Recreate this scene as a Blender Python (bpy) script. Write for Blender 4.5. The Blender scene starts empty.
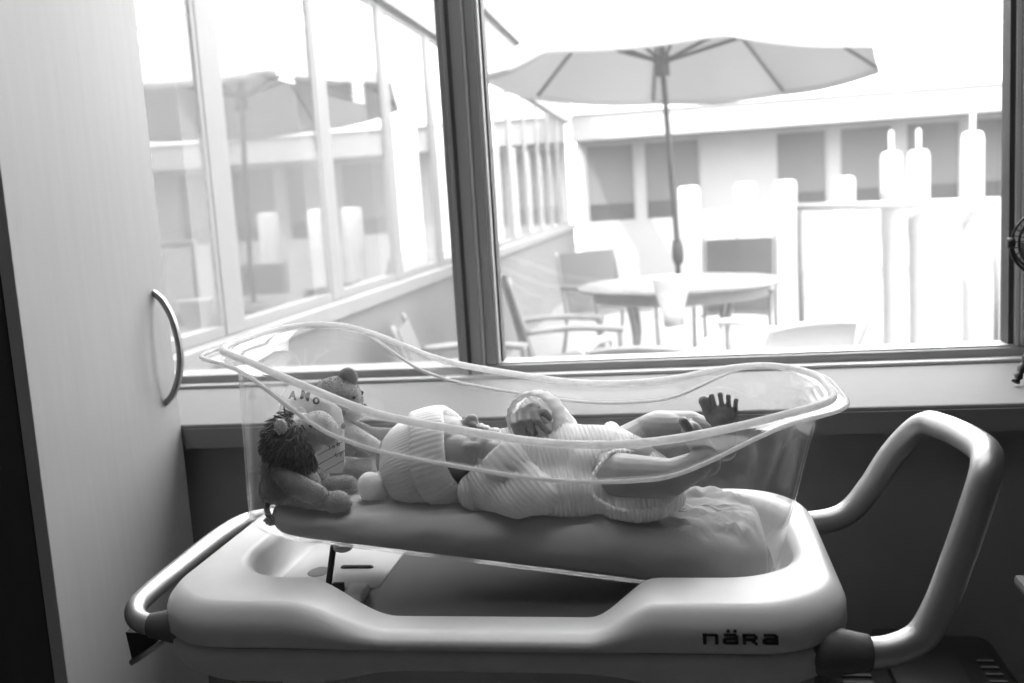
import bpy, bmesh, math, random
from mathutils import Vector, Matrix, noise, Quaternion, Euler
random.seed(7)
S = bpy.context.scene
COL = S.collection
PI = math.pi

# ------------------------------------------------------------------ materials
def _nodes(name):
    m = bpy.data.materials.new(name); m.use_nodes = True
    nt = m.node_tree; nt.nodes.clear()
    return m, nt
def g3(v): return (v, v, v, 1)
def mat(name, v, rough=.5, metal=0., var=0., vscale=8., stretch=(1, 1, 1), bump=0., bscale=60., bdist=.001, sheen=0., rib=None, coat=0., spec=.5, sss=0.):
    m, nt = _nodes(name); N = nt.nodes; L = nt.links
    out = N.new('ShaderNodeOutputMaterial'); p = N.new('ShaderNodeBsdfPrincipled')
    L.new(p.outputs[0], out.inputs[0])
    p.inputs['Roughness'].default_value = rough; p.inputs['Metallic'].default_value = metal
    p.inputs['Specular IOR Level'].default_value = spec
    if sss: p.inputs['Subsurface Weight'].default_value = sss[0]; p.inputs['Subsurface Radius'].default_value = (1, 1, 1); p.inputs['Subsurface Scale'].default_value = sss[1]
    if sheen: p.inputs['Sheen Weight'].default_value = sheen; p.inputs['Sheen Roughness'].default_value = .5
    if coat: p.inputs['Coat Weight'].default_value = coat; p.inputs['Coat Roughness'].default_value = .15
    tc = N.new('ShaderNodeTexCoord'); mp = N.new('ShaderNodeMapping'); mp.inputs['Scale'].default_value = stretch
    L.new(tc.outputs['Object'], mp.inputs['Vector'])
    nz = N.new('ShaderNodeTexNoise'); nz.inputs['Scale'].default_value = vscale; nz.inputs['Detail'].default_value = 5
    L.new(mp.outputs[0], nz.inputs['Vector'])
    cr = N.new('ShaderNodeValToRGB')
    cr.color_ramp.elements[0].position = .3; cr.color_ramp.elements[1].position = .7
    cr.color_ramp.elements[0].color = g3(v * (1 - var)); cr.color_ramp.elements[1].color = g3(min(1, v * (1 + var)))
    L.new(nz.outputs['Fac'], cr.inputs[0]); L.new(cr.outputs[0], p.inputs['Base Color'])
    h = None
    if rib:                                     # knitted ribs: (direction vector, period)
        d, per = rib
        dp = N.new('ShaderNodeVectorMath'); dp.operation = 'DOT_PRODUCT'; dp.inputs[1].default_value = d
        L.new(tc.outputs['Object'], dp.inputs[0])
        ad = N.new('ShaderNodeMath'); ad.operation = 'MULTIPLY_ADD'; ad.inputs[1].default_value = 2 * PI / per
        L.new(dp.outputs['Value'], ad.inputs[0])
        n3 = N.new('ShaderNodeTexNoise'); n3.inputs['Scale'].default_value = 25
        L.new(tc.outputs['Object'], n3.inputs['Vector'])
        mu = N.new('ShaderNodeMath'); mu.operation = 'MULTIPLY'; mu.inputs[1].default_value = 5
        L.new(n3.outputs['Fac'], mu.inputs[0]); L.new(mu.outputs[0], ad.inputs[2])
        sn = N.new('ShaderNodeMath'); sn.operation = 'SINE'; L.new(ad.outputs[0], sn.inputs[0])
        h = sn.outputs[0]
        b1 = N.new('ShaderNodeBump'); b1.inputs['Strength'].default_value = .75; b1.inputs['Distance'].default_value = .0019
        L.new(h, b1.inputs['Height']); last = b1.outputs[0]
        L.new(last, p.inputs['Normal'])
    if bump:
        n2 = N.new('ShaderNodeTexNoise'); n2.inputs['Scale'].default_value = bscale; n2.inputs['Detail'].default_value = 4
        L.new(mp.outputs[0], n2.inputs['Vector'])
        b = N.new('ShaderNodeBump'); b.inputs['Strength'].default_value = bump; b.inputs['Distance'].default_value = bdist
        L.new(n2.outputs['Fac'], b.inputs['Height'])
        if rib: L.new(last, b.inputs['Normal'])
        L.new(b.outputs[0], p.inputs['Normal'])
    return m

def clear_mat(name, ior, tint, rough, haze=0., film_scale=3., film_v=.9, frost=0., streak=(1, 1, 1), fmax=1.):
    """clear sheet: Fresnel reflection over straight-through transparency, with an optional diffuse film for haze or frosting"""
    m, nt = _nodes(name); N = nt.nodes; L = nt.links
    out = N.new('ShaderNodeOutputMaterial')
    tr = N.new('ShaderNodeBsdfTransparent'); tr.inputs[0].default_value = g3(tint)
    gl = N.new('ShaderNodeBsdfGlossy'); gl.inputs['Roughness'].default_value = rough; gl.inputs[0].default_value = g3(1)
    lw = N.new('ShaderNodeLayerWeight'); lw.inputs[0].default_value = .5
    pw = N.new('ShaderNodeMath'); pw.operation = 'POWER'; pw.inputs[1].default_value = 5; L.new(lw.outputs['Facing'], pw.inputs[0])
    f0 = ((ior - 1) / (ior + 1)) ** 2
    fr = N.new('ShaderNodeMath'); fr.operation = 'MULTIPLY_ADD'; fr.inputs[1].default_value = fmax - f0; fr.inputs[2].default_value = f0; L.new(pw.outputs[0], fr.inputs[0])
    mx = N.new('ShaderNodeMixShader'); L.new(fr.outputs[0], mx.inputs[0]); L.new(tr.outputs[0], mx.inputs[1]); L.new(gl.outputs[0], mx.inputs[2])
    cur = mx.outputs[0]
    if haze or frost:
        df = N.new('ShaderNodeBsdfDiffuse'); df.inputs[0].default_value = g3(film_v)
        tl = N.new('ShaderNodeBsdfTranslucent'); tl.inputs[0].default_value = g3(film_v)
        a = N.new('ShaderNodeMixShader'); a.inputs[0].default_value = .5
        L.new(df.outputs[0], a.inputs[1]); L.new(tl.outputs[0], a.inputs[2])
        b = N.new('ShaderNodeMixShader')
        tc = N.new('ShaderNodeTexCoord'); mp = N.new('ShaderNodeMapping'); mp.inputs['Scale'].default_value = streak
        nz = N.new('ShaderNodeTexNoise'); nz.inputs['Scale'].default_value = film_scale; nz.inputs['Detail'].default_value = 6
        L.new(tc.outputs['Object'], mp.inputs[0]); L.new(mp.outputs[0], nz.inputs['Vector'])
        mr = N.new('ShaderNodeMapRange'); mr.inputs[1].default_value = .25; mr.inputs[2].default_value = .75
        k = haze or frost
        mr.inputs[3].default_value = k * .8; mr.inputs[4].default_value = k * 1.2
        L.new(nz.outputs['Fac'], mr.inputs[0]); L.new(mr.outputs[0], b.inputs[0])
        L.new(cur, b.inputs[1]); L.new(a.outputs[0], b.inputs[2]); cur = b.outputs[0]
    L.new(cur, out.inputs[0])
    return m

def fabric_through(name, v, t):
    """thin cloth: part reflects, part lets light through"""
    m, nt = _nodes(name); N = nt.nodes; L = nt.links
    out = N.new('ShaderNodeOutputMaterial')
    df = N.new('ShaderNodeBsdfDiffuse'); tl = N.new('ShaderNodeBsdfTranslucent')
    wv = N.new('ShaderNodeTexNoise'); wv.inputs['Scale'].default_value = 40
    cr = N.new('ShaderNodeValToRGB'); cr.color_ramp.elements[0].color = g3(v * .96); cr.color_ramp.elements[1].color = g3(v)
    L.new(wv.outputs['Fac'], cr.inputs[0])
    L.new(cr.outputs[0], df.inputs[0]); L.new(cr.outputs[0], tl.inputs[0])
    a = N.new('ShaderNodeMixShader'); a.inputs[0].default_value = t
    L.new(df.outputs[0], a.inputs[1]); L.new(tl.outputs[0], a.inputs[2]); L.new(a.outputs[0], out.inputs[0])
    return m

M = {}
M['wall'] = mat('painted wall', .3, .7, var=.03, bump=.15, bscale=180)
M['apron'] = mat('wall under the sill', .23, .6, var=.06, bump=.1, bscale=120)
M['ceiling'] = mat('ceiling paint', .75, .8, var=.02)
M['floor'] = mat('vinyl floor', .22, .35, var=.15, vscale=14)
M['sill'] = mat('laminate sill', .2, .7, var=.02, vscale=30, spec=.25)
M['sill_edge'] = mat('sill edge', .2, .5, var=.04)
M['frame'] = mat('anodised frame', .34, .42, metal=.25, var=.04)
M['frame_dark'] = mat('rubber gasket', .05, .6, var=.1)
M['frame_light'] = mat('pale frame strip', .6, .35, metal=.2, var=.03)
M['wood'] = mat('pale maple laminate', .42, .42, var=.03, vscale=5, stretch=(14, 14, .9), bump=.05, bscale=60)
M['wood_side'] = mat('dark laminate', .05, .5, var=.1, vscale=5, stretch=(14, 14, .9))
M['steel'] = mat('brushed steel', .55, .3, metal=1., var=.04, vscale=40)
M['dark_steel'] = mat('dark satin steel', .3, .35, metal=1., var=.04, vscale=40)
M['alu'] = mat('satin aluminium tube', .5, .4, metal=.85, var=.03, vscale=60)
M['plastic'] = mat('cream moulded plastic', .74, .38, var=.015, vscale=40, bump=.03, bscale=500)
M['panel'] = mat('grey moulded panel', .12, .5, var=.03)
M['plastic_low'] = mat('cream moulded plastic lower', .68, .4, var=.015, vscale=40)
M['grey_plastic'] = mat('grey joint plastic', .12, .5, var=.08)
M['black_plastic'] = mat('black plastic', .02, .45, var=.2)
M['dark_metal'] = mat('dark strut metal', .03, .4, metal=.4, var=.1)
M['ink'] = mat('printed ink', .025, .6, var=.1)
M['pen'] = mat('pen ink', .08, .7, var=.1)
M['card'] = fabric_through('white card', .95, .6)
M['linen'] = mat('grey mattress cover', .36, .75, var=.05, vscale=25, bump=.2, bscale=400, sheen=.15)
M['knit'] = mat('white rib knit', .88, .85, var=.03, vscale=60, rib=((1, .25, .1), .0052), bump=.35, bscale=900, sheen=.2, sss=(.9, .025))
M['knit_sleeve'] = mat('white rib knit sleeve', .88, .85, var=.03, vscale=60, rib=((.75, .1, .65), .0056), bump=.35, bscale=900, sheen=.2, sss=(.9, .025))
M['knit_hat'] = mat('white knit', .88, .85, var=.05, vscale=90, bump=.5, bscale=700, sheen=.2, sss=(.9, .025))
M['knit_thin'] = fabric_through('thin white knit', .9, .5)
M['skin'] = mat('skin', .32, .5, var=.06, vscale=30, bump=.15, bscale=350, sheen=.1, sss=(.4, .004))
M['plush'] = mat('tan plush', .27, .9, var=.14, vscale=70, bump=.6, bscale=500, bdist=.002, sheen=.25)
M['plush_pale'] = mat('pale plush', .6, .9, var=.1, vscale=70, bump=.6, bscale=500, bdist=.002, sheen=.25)
M['mane'] = mat('dark plush mane', .10, .9, var=.3, vscale=70, sheen=.25)
M['bear'] = mat('brown plush', .3, .9, var=.15, vscale=70, bump=.6, bscale=500, bdist=.002, sheen=.25)
M['bead'] = mat('bead eye', .01, .12)
M['acrylic'] = clear_mat('clear acrylic', 1.42, .99, .04, frost=.004, film_scale=20, fmax=.75)
M['acrylic_lip'] = clear_mat('whitened acrylic edge', 1.49, .9, .08, frost=.95, film_scale=60, film_v=1.0)  # near-white mix paints in the light gathered along the clear edges
M['acrylic_flange'] = clear_mat('clear acrylic flange', 1.49, .98, .05, frost=.05, film_scale=20, film_v=.95)
M['glass'] = clear_mat('hazy window glass', 1.35, .96, .0, haze=.052, film_scale=2.2, streak=(6, 6, 1))  # streaky diffuse film imitates the veiling glare over the courtyard
M['glass_out'] = clear_mat('courtyard window glass', 1.75, .8, .0, haze=.02, film_scale=4)
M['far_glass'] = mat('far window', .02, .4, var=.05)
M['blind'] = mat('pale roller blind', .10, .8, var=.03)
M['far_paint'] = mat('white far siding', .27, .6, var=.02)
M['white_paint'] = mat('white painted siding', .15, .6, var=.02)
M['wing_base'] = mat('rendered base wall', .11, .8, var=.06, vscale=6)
M['roof'] = mat('white roof membrane', .88, .7, var=.02)
M['paving'] = mat('pale concrete paving', .13, .8, var=.08, vscale=3, bump=.2, bscale=60)
M['canvas'] = fabric_through('umbrella canvas', .66, .13)
M['sling'] = mat('grey sling mesh', .09, .7, var=.1, vscale=50)
M['chair_frame'] = mat('grey chair frame', .15, .5, var=.05)
M['table_top'] = mat('stone table top', .09, .5, var=.1, vscale=20)
M['white_resin'] = mat('white resin', .38, .5, var=.02)
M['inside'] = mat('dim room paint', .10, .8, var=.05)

# ------------------------------------------------------------------ object helpers
def link(o, parent=None):
    COL.objects.link(o)
    if parent: o.parent = parent
    return o
def tag(o, label=None, cat=None, group=None, kind=None):
    if label: o['label'] = label
    if cat: o['category'] = cat
    if group: o['group'] = group
    if kind: o['kind'] = kind
    return o
def empty(name, loc, label=None, cat=None, group=None, kind=None):
    o = bpy.data.objects.new(name, None); o.empty_display_size = .05
    COL.objects.link(o); o.location = loc
    return tag(o, label, cat, group, kind)
def obj(name, bm, m, parent=None, smooth=True, angle=None):
    """bm in world coordinates; a child keeps its world place"""
    me = bpy.data.meshes.new(name)
    bmesh.ops.recalc_face_normals(bm, faces=bm.faces)
    if parent:
        off = Vector((0, 0, 0)); q = parent
        while q: off += q.location; q = q.parent
        bmesh.ops.translate(bm, verts=bm.verts, vec=-off)
    bm.to_mesh(me); bm.free()
    for p in me.polygons: p.use_smooth = smooth
    if smooth and angle: me.set_sharp_from_angle(angle=math.radians(angle))
    me.materials.append(m)
    return link(bpy.data.objects.new(name, me), parent)
def struct(name, bm, m, parent=None, smooth=False):
    o = obj(name, bm, m, parent, smooth)
    if not parent: o['kind'] = 'structure'
    return o
def box(bm, x0, x1, y0, y1, z0, z1, bev=0., seg=2):
    t = bmesh.new(); bmesh.ops.create_cube(t, size=1)
    for v in t.verts:
        v.co = Vector((x0 + (v.co.x + .5) * (x1 - x0), y0 + (v.co.y + .5) * (y1 - y0), z0 + (v.co.z + .5) * (z1 - z0)))
    if bev: bmesh.ops.bevel(t, geom=t.edges[:], offset=bev, segments=seg, profile=.5, affect='EDGES')
    merge(bm, t); return bm
def merge(bm, t, mtx=None):
    if mtx: bmesh.ops.transform(t, matrix=mtx, verts=t.verts)
    me = bpy.data.meshes.new('_'); t.to_mesh(me); t.free(); bm.from_mesh(me); bpy.data.meshes.remove(me)
def B(*a, **k): return box(bmesh.new(), *a, **k)
def loft(rings, closed=True, cap0=False, cap1=False, bm=None):
    bm = bm or bmesh.new(); vs = [[bm.verts.new(p) for p in r] for r in rings]
    n = len(rings[0])
    for a, b in zip(vs, vs[1:]):
        for i in range(n if closed else n - 1):
            j = (i + 1) % n; bm.faces.new((a[i], a[j], b[j], b[i]))
    if cap0: bm.faces.new(vs[0][::-1])
    if cap1: bm.faces.new(vs[-1])
    return bm
def catmull(pts, k=8, closed=False):
    P = [Vector(p) for p in pts]; n = len(P); out = []
    rng = range(n) if closed else range(n - 1)
    for i in rng:
        if closed: a, b, c, d = P[i - 1], P[i], P[(i + 1) % n], P[(i + 2) % n]
        else: a, b, c, d = P[max(i - 1, 0)], P[i], P[i + 1], P[min(i + 2, n - 1)]
        for s in range(k):
            t = s / k
            out.append(.5 * ((2 * b) + (c - a) * t + (2 * a - 5 * b + 4 * c - d) * t * t + (3 * b - a - 3 * c + d) * t ** 3))
    if not closed: out.append(P[-1])
    return out
def tube(pts, r, sides=12, bm=None, closed=False, caps=True):
    """r: number or list per point; parallel-transported frame"""
    P = [Vector(p) for p in pts]; n = len(P)
    R = r if isinstance(r, (list, tuple)) else [r] * n
    up = None; rings = []
    for i in range(n):
        a = P[i - 1] if (closed or i > 0) else P[i]
        b = P[(i + 1) % n] if (closed or i < n - 1) else P[i]
        t = (b - a).normalized()
        if up is None:
            up = Vector((0, 0, 1)) if abs(t.z) < .9 else Vector((1, 0, 0))
        up = (up - t * up.dot(t)).normalized(); s = t.cross(up)
        rings.append([P[i] + (up * math.cos(2 * PI * k / sides) + s * math.sin(2 * PI * k / sides)) * R[i] for k in range(sides)])
    if closed: rings.append(rings[0])
    bm = loft(rings, True, caps and not closed, caps and not closed, bm)
    if closed: bmesh.ops.remove_doubles(bm, verts=bm.verts, dist=1e-6)
    return bm
def ell(bm, c, r, rot=None, seg=24):
    t = bmesh.new(); bmesh.ops.create_uvsphere(t, u_segments=seg, v_segments=max(8, seg // 2), radius=1)
    r = (r, r, r) if not isinstance(r, (tuple, list)) else r
    q = Euler([math.radians(a) for a in rot]).to_matrix().to_4x4() if rot else Matrix()
    merge(bm, t, Matrix.Translation(c) @ q @ Matrix.Diagonal((*r, 1)))
    return bm
def E(c, r, rot=None, seg=24): return ell(bmesh.new(), c, r, rot, seg)
def cap(bm, a, b, ra, rb, seg=16):
    """tapered capsule"""
    a, b = Vector(a), Vector(b); d = b - a; Lh = d.length; q = d.to_track_quat('Z', 'Y').to_matrix().to_4x4()
    rings = []
    for i in range(1, 7):
        t = -PI / 2 + PI / 2 * i / 6
        rings.append((ra * math.cos(t), ra * math.sin(t)))
    for i in range(0, 6):
        t = PI / 2 * i / 6
        rings.append((rb * math.cos(t), Lh + rb * math.sin(t)))
    t = bmesh.new()
    vs = [[t.verts.new((r * math.cos(2 * PI * k / seg), r * math.sin(2 * PI * k / seg), z)) for k in range(seg)] for r, z in rings]
    lo = t.verts.new((0, 0, -ra)); hi = t.verts.new((0, 0, Lh + rb))
    for x, y in zip(vs, vs[1:]):
        for k in range(seg): t.faces.new((x[k], x[(k + 1) % seg], y[(k + 1) % seg], y[k]))
    for k in range(seg):
        t.faces.new((vs[0][(k + 1) % seg], vs[0][k], lo)); t.faces.new((vs[-1][k], vs[-1][(k + 1) % seg], hi))
    merge(bm, t, Matrix.Translation(a) @ q); return bm
def chain(bm, pts, rs, seg=16):
    for i in range(len(pts) - 1): cap(bm, pts[i], pts[i + 1], rs[i], rs[i + 1], seg)
    return bm
def fused(name, bm, m, parent, voxel=.002, it=6, post=None):
    """fuse overlapping volumes into ONE continuous skin"""
    tmp = bpy.data.meshes.new('_t'); bm.to_mesh(tmp); bm.free()
    o = bpy.data.objects.new('_t', tmp); COL.objects.link(o)
    r = o.modifiers.new('r', 'REMESH'); r.mode = 'VOXEL'; r.voxel_size = voxel
    s = o.modifiers.new('s', 'SMOOTH'); s.factor = .5; s.iterations = it
    dg = bpy.context.evaluated_depsgraph_get(); dg.update()
    me = bpy.data.meshes.new_from_object(o.evaluated_get(dg))
    bpy.data.objects.remove(o); bpy.data.meshes.remove(tmp)
    b2 = bmesh.new(); b2.from_mesh(me); bpy.data.meshes.remove(me)
    if post: post(b2)
    return obj(name, b2, m, parent)
def fuzz(bm, n, ln, w=.0005, droop=.3):
    """short plush fibres standing on a surface"""
    bmesh.ops.triangulate(bm, faces=bm.faces[:])
    bm.normal_update()
    fs = list(bm.faces); ar = [f.calc_area() for f in fs]
    pick = random.choices(fs, ar, k=n); new = []
    for f in pick:
        a, b = random.random(), random.random()
        if a + b > 1: a, b = 1 - a, 1 - b
        v = f.verts; p = v[0].co + (v[1].co - v[0].co) * a + (v[2].co - v[0].co) * b
        nn = (f.normal + Vector((random.gauss(0, .5), random.gauss(0, .5), random.gauss(0, .5) - droop))).normalized()
        s = nn.orthogonal().normalized(); s = Quaternion(nn, random.random() * 6.28) @ s
        new.append((p - s * w - f.normal * .0004, p + s * w - f.normal * .0004, p + nn * ln * random.uniform(.6, 1.2)))
    for t in new: bm.faces.new([bm.verts.new(q) for q in t])
    return bm
def rrect(x0, x1, y0, y1, r, nl=64, ns=24, nc=12):
    """rounded rectangle, always the same number of points, starting on the front side going +x"""
    P = []
    for i in range(nl): P.append((x0 + r + (x1 - x0 - 2 * r) * i / nl, y0))
    for i in range(nc): a = -PI / 2 + PI / 2 * i / nc; P.append((x1 - r + r * math.cos(a), y0 + r + r * math.sin(a)))
    for i in range(ns): P.append((x1, y0 + r + (y1 - y0 - 2 * r) * i / ns))
    for i in range(nc): a = PI / 2 * i / nc; P.append((x1 - r + r * math.cos(a), y1 - r + r * math.sin(a)))
    for i in range(nl): P.append((x1 - r - (x1 - x0 - 2 * r) * i / nl, y1))
    for i in range(nc): a = PI / 2 + PI / 2 * i / nc; P.append((x0 + r + r * math.cos(a), y1 - r + r * math.sin(a)))
    for i in range(ns): P.append((x0, y1 - r - (y1 - y0 - 2 * r) * i / ns))
    for i in range(nc): a = PI + PI / 2 * i / nc; P.append((x0 + r + r * math.cos(a), y0 + r + r * math.sin(a)))
    return P
def sstep(a, b, x):
    t = min(1, max(0, (x - a) / (b - a))); return t * t * (3 - 2 * t)
def interp(tab, x):
    if x <= tab[0][0]: return tab[0][1]
    for (a, u), (b, v) in zip(tab, tab[1:]):
        if x <= b:
            t = (x - a) / (b - a); return u + (v - u) * t
    return tab[-1][1]
def smooth_interp(tab, x, h=.03):
    return sum(interp(tab, x + h * k / 4) for k in range(-4, 5)) / 9
def lathe(prof, seg=32, c=(0, 0, 0), bm=None):
    return loft([[Vector(c) + Vector((r * math.cos(2 * PI * k / seg), r * math.sin(2 * PI * k / seg), z)) for k in range(seg)] for r, z in prof], True, True, True, bm)
def ringlathe(prof, seg, c):
    rr = [[Vector(c) + Vector((r * math.cos(2 * PI * k / seg), r * math.sin(2 * PI * k / seg), z)) for k in range(seg)] for r, z in prof]
    b_ = loft(rr + [rr[0]]); bmesh.ops.remove_doubles(b_, verts=b_.verts, dist=1e-6); return b_
def text_mesh(s, size, mtx, depth=.0004, offset=0.):
    cu = bpy.data.curves.new('_x', 'FONT'); cu.body = s; cu.size = size; cu.extrude = depth; cu.offset = offset
    o = bpy.data.objects.new('_x', cu); COL.objects.link(o)
    dg = bpy.context.evaluated_depsgraph_get(); dg.update()
    me = bpy.data.meshes.new_from_object(o.evaluated_get(dg)); bpy.data.objects.remove(o); bpy.data.curves.remove(cu)
    b = bmesh.new(); b.from_mesh(me); bpy.data.meshes.remove(me)
    bmesh.ops.transform(b, matrix=mtx, verts=b.verts); return b
def copy_tree(o, parent=None):
    c = o.copy(); COL.objects.link(c)
    if parent: c.parent = parent
    for ch in list(o.children): copy_tree(ch, c)
    return c

# ------------------------------------------------------------------ the room
ZS = .865
struct('floor', B(-1.5, 2.6, -3.0, 2.1, -.05, 0), M['floor'])
struct('ceiling', B(-1.6, 2.7, -3.1, 2.15, 2.6, 2.7), M['ceiling'])
struct('wall_left', B(-1.6, -1.5, -3.0, 2.1, 0, 2.6), M['wall'])
struct('wall_right', B(2.6, 2.7, -3.0, 2.1, 0, 2.6), M['wall'])
struct('wall_back', B(-1.6, 2.7, -3.1, -3.0, 0, 2.6), M['wall'])
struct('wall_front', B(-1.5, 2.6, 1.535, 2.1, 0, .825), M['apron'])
w = B(.665, 2.6, 1.88, 2.1, .865, 2.6); box(w, -1.5, .665, 1.88, 2.1, 2.5, 2.6)
struct('wall_upper', w, M['wall'])
s = B(-1.5, 2.6, 1.515, 2.1, .826, ZS, .004)
struct('trim_1', s, M['sill'])
struct('trim_2', B(-.815, 2.6, 1.511, 1.5345, .8255, .8585), M['sill_edge'])
struct('trim_3', B(-1.5, 2.6, 1.845, 1.872, ZS, .8725, .002), M['frame_light'])

def window(name, x0, x1, post_left):
    root = empty(name, (x0, 1.9, ZS), kind='structure')
    y0, y1 = 1.872, 1.94
    z0, z1 = .8655, 2.5
    f = B(x0, x1, y0, y1, z0, .888, .003); box(f, x0, x1, y0, y1, z1 - .03, z1, .003)
    if post_left: box(f, x0, x0 + .020, y0, y1, .889, z1 - .031, .002)
    else: box(f, x0, x0 + .03, y0, y1, .889, z1 - .031, .003)
    if post_left: box(f, x1 - .062, x1, y0 - .004, y1, .889, z1 - .031, .003)
    else: box(f, x1 - .014, x1, y0 + .012, y1, .889, z1 - .031, .003)
    obj('frame', f, M['frame'], root, False)
    if post_left:
        l = B(x0 + .0205, x0 + .0262, y0 + .004, y1 - .01, .8885, z1 - .031, .0015)
        box(l, x0 + .027, x1 - .0625, y0 + .008, y1 - .01, .8882, .8915, .001)
        box(l, x1 - .070, x1 - .0625, y0 + .006, y1 - .01, .8885, z1 - .031, .001)
        obj('glazing_bead', l, M['frame_light'], root, False)
        g = B(x0 + .0268, x0 + .030, y0 + .02, y1 - .012, .892, z1 - .031); box(g, x1 - .0795, x1 - .0705, y0 + .012, y1 - .012, .892, z1 - .031)
        obj('gasket', g, M['frame_dark'], root, False)
    gl = bmesh.new(); box(gl, x0 + .012, x1 - .012, 1.918, 1.922, .885, z1 - .02)
    obj('pane', gl, M['glass'], root, False)
    return root
window('window_1', -1.45, -.41, False)
window('window_2', -.3665, .665, True)
w = B(-.409, -.3715, 1.862, 1.95, .8655, 2.5, .002)
o = struct('trim_4', w, M['frame'])
struct('trim_5', B(-.4, -.3935, 1.858, 1.8625, .8728, 2.5), M['frame_dark'])
struct('trim_6', B(-.3712, -.3668, 1.866, 1.945, .8728, 2.5), M['frame_light'])

# ------------------------------------------------------------------ wardrobe
wd = tag(empty('wardrobe', (-1.15, 1.33, 0)), 'tall pale wood wardrobe with a bow handle left of the window', 'wardrobe')
obj('carcass', B(-1.49, -.842, 1.142, 1.512, 0, 2.3, .002), M['wood_side'], wd, False)
dr = obj('door', B(-.8395, -.82, 1.1395, 1.513, .04, 2.28, .0012), M['wood'], wd, False)
hp = catmull([(-.8205, 1.472, 1.092), (-.806, 1.472, 1.078), (-.793, 1.472, 1.05), (-.787, 1.472, 1.018), (-.786, 1.472, .985), (-.793, 1.472, .952), (-.806, 1.472, .925), (-.8205, 1.472, .911)], 6)
hb = bmesh.new()
rings = []
for i, p in enumerate(hp):
    a = hp[max(i - 1, 0)]; b = hp[min(i + 1, len(hp) - 1)]; t = (b - a).normalized(); n = Vector((t.z, 0, -t.x)); y = Vector((0, 1, 0))
    w_, th = .0055, .0042
    rings.append([p + y * w_ * cx + n * th * cz for cx, cz in ((-1, -.6), (-.8, -1), (.8, -1), (1, -.6), (1, .6), (.8, 1), (-.8, 1), (-1, .6))])
loft(rings, True, True, True, hb)
obj('handle', hb, M['dark_steel'], dr, True, 40)

# ------------------------------------------------------------------ bassinet cart
ct = tag(empty('bassinet_cart', (-.2, 1.13, 0)), 'cream hospital bassinet cart with raised tube handle in front of the window sill', 'bassinet cart')
OUT = (-.582, .162, .925, 1.345)
INN = (-.515, .119, 1.018, 1.305)
def dipf(x, y):
    return sstep(-.420, -.305, x) * (1 - sstep(-.10, -.030, x)) if y < 1.13 else 0
ZSEAM, ZT, ZF = .753, .80, .746
def outer(ins, z):
    r = []
    for x, y in rrect(OUT[0] + ins, OUT[1] - ins, OUT[2] + ins, OUT[3] - ins, .095 - ins * .5):
        d = dipf(x, y); top = ZT - .030 * d
        r.append((x, y, ZSEAM + (z - ZSEAM) * (top - ZSEAM) / (ZT - ZSEAM)))
    return r
def inner(ins, z):
    r = []
    for x, y in rrect(INN[0] + ins, INN[1] - ins, INN[2] + ins, INN[3] - ins, .085 - ins * .4):
        d = dipf(x, y); top = ZT - .030 * d
        yy = y - .034 * d if y < 1.13 else y
        r.append((x, yy, ZF + (z - ZF) * (top - ZF) / (ZT - ZF)))
    return r
rings = [outer(.012, ZSEAM), outer(.004, ZSEAM + .001), outer(0, ZSEAM + .006), outer(.001, .778), outer(.004, .786), outer(.009, .7925), outer(.013, .7965), outer(.017, .7990), outer(.021, ZT)]
rings += [inner(-.011, ZT), inner(-.008, ZT - .0006), inner(-.005, ZT - .003), inner(-.001, ZT - .007), inner(.001, ZT - .013), inner(.004, .765), inner(.008, .754), inner(.014, .749), inner(.022, ZF)]
obj('upper_shell', loft(rings, True, False, True), M['plastic'], ct)
def low(ins, z, scoop=0.):
    r = []
    for x, y in rrect(OUT[0] + ins, OUT[1] - ins, OUT[2] + ins, OUT[3] - ins, .095 - ins * .5):
        d = sstep(-.40, -.28, x) * (1 - sstep(-.12, 0, x)) if y < 1.13 else 0
        r.append((x, y, z + scoop * d))
    return r
rings = [low(.014, .7525), low(.005, .7515), low(.002, .748), low(.003, .733, .002), low(.009, .719, .010), low(.022, .708, .017), low(.045, .701, .020), low(.08, .698, .021), low(.10, .69)]
obj('lower_shell', loft(rings, True, False, True), M['plastic_low'], ct)
obj('seam', loft([low(.0075, .7510), low(.0075, .7545)]), M['frame_dark'], ct)
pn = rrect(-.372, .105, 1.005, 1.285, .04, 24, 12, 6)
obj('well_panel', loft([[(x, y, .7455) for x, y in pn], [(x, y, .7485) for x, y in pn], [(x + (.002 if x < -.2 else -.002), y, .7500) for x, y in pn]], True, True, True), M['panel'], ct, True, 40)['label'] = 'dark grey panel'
# pull-out tray in the well, its slot, thumb hole and latch
tr = obj('tray', B(-.50, -.365, 1.10, 1.27, .7465, .7515, .0018), M['plastic'], ct, True, 40)
sl = bmesh.new(); cap(sl, (-.43, 1.165, .7495), (-.395, 1.165, .7495), .005, .005)
obj('slot', sl, M['grey_plastic'], tr)
obj('thumb_hole', E((-.458, 1.15, .7515), (.014, .017, .0012)), M['grey_plastic'], tr)
lt = bmesh.new(); box(lt, -.395, -.372, 1.055, 1.09, .747, .762, .003)
obj('latch', lt, M['plastic'], ct, True, 40)
pr = bmesh.new(); tube([(-.428, 1.1, .752), (-.417, 1.1, .803)], .004, 10, pr); box(pr, -.412, -.398, 1.07, 1.076, .748, .768, .001)
obj('tilt_prop', pr, M['dark_metal'], ct, True, 40)
kn = bmesh.new(); ell(kn, (-.405, 1.1, .802), (.012, .012, .006))
obj('prop_pad', kn, M['plastic'], ct)
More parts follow.
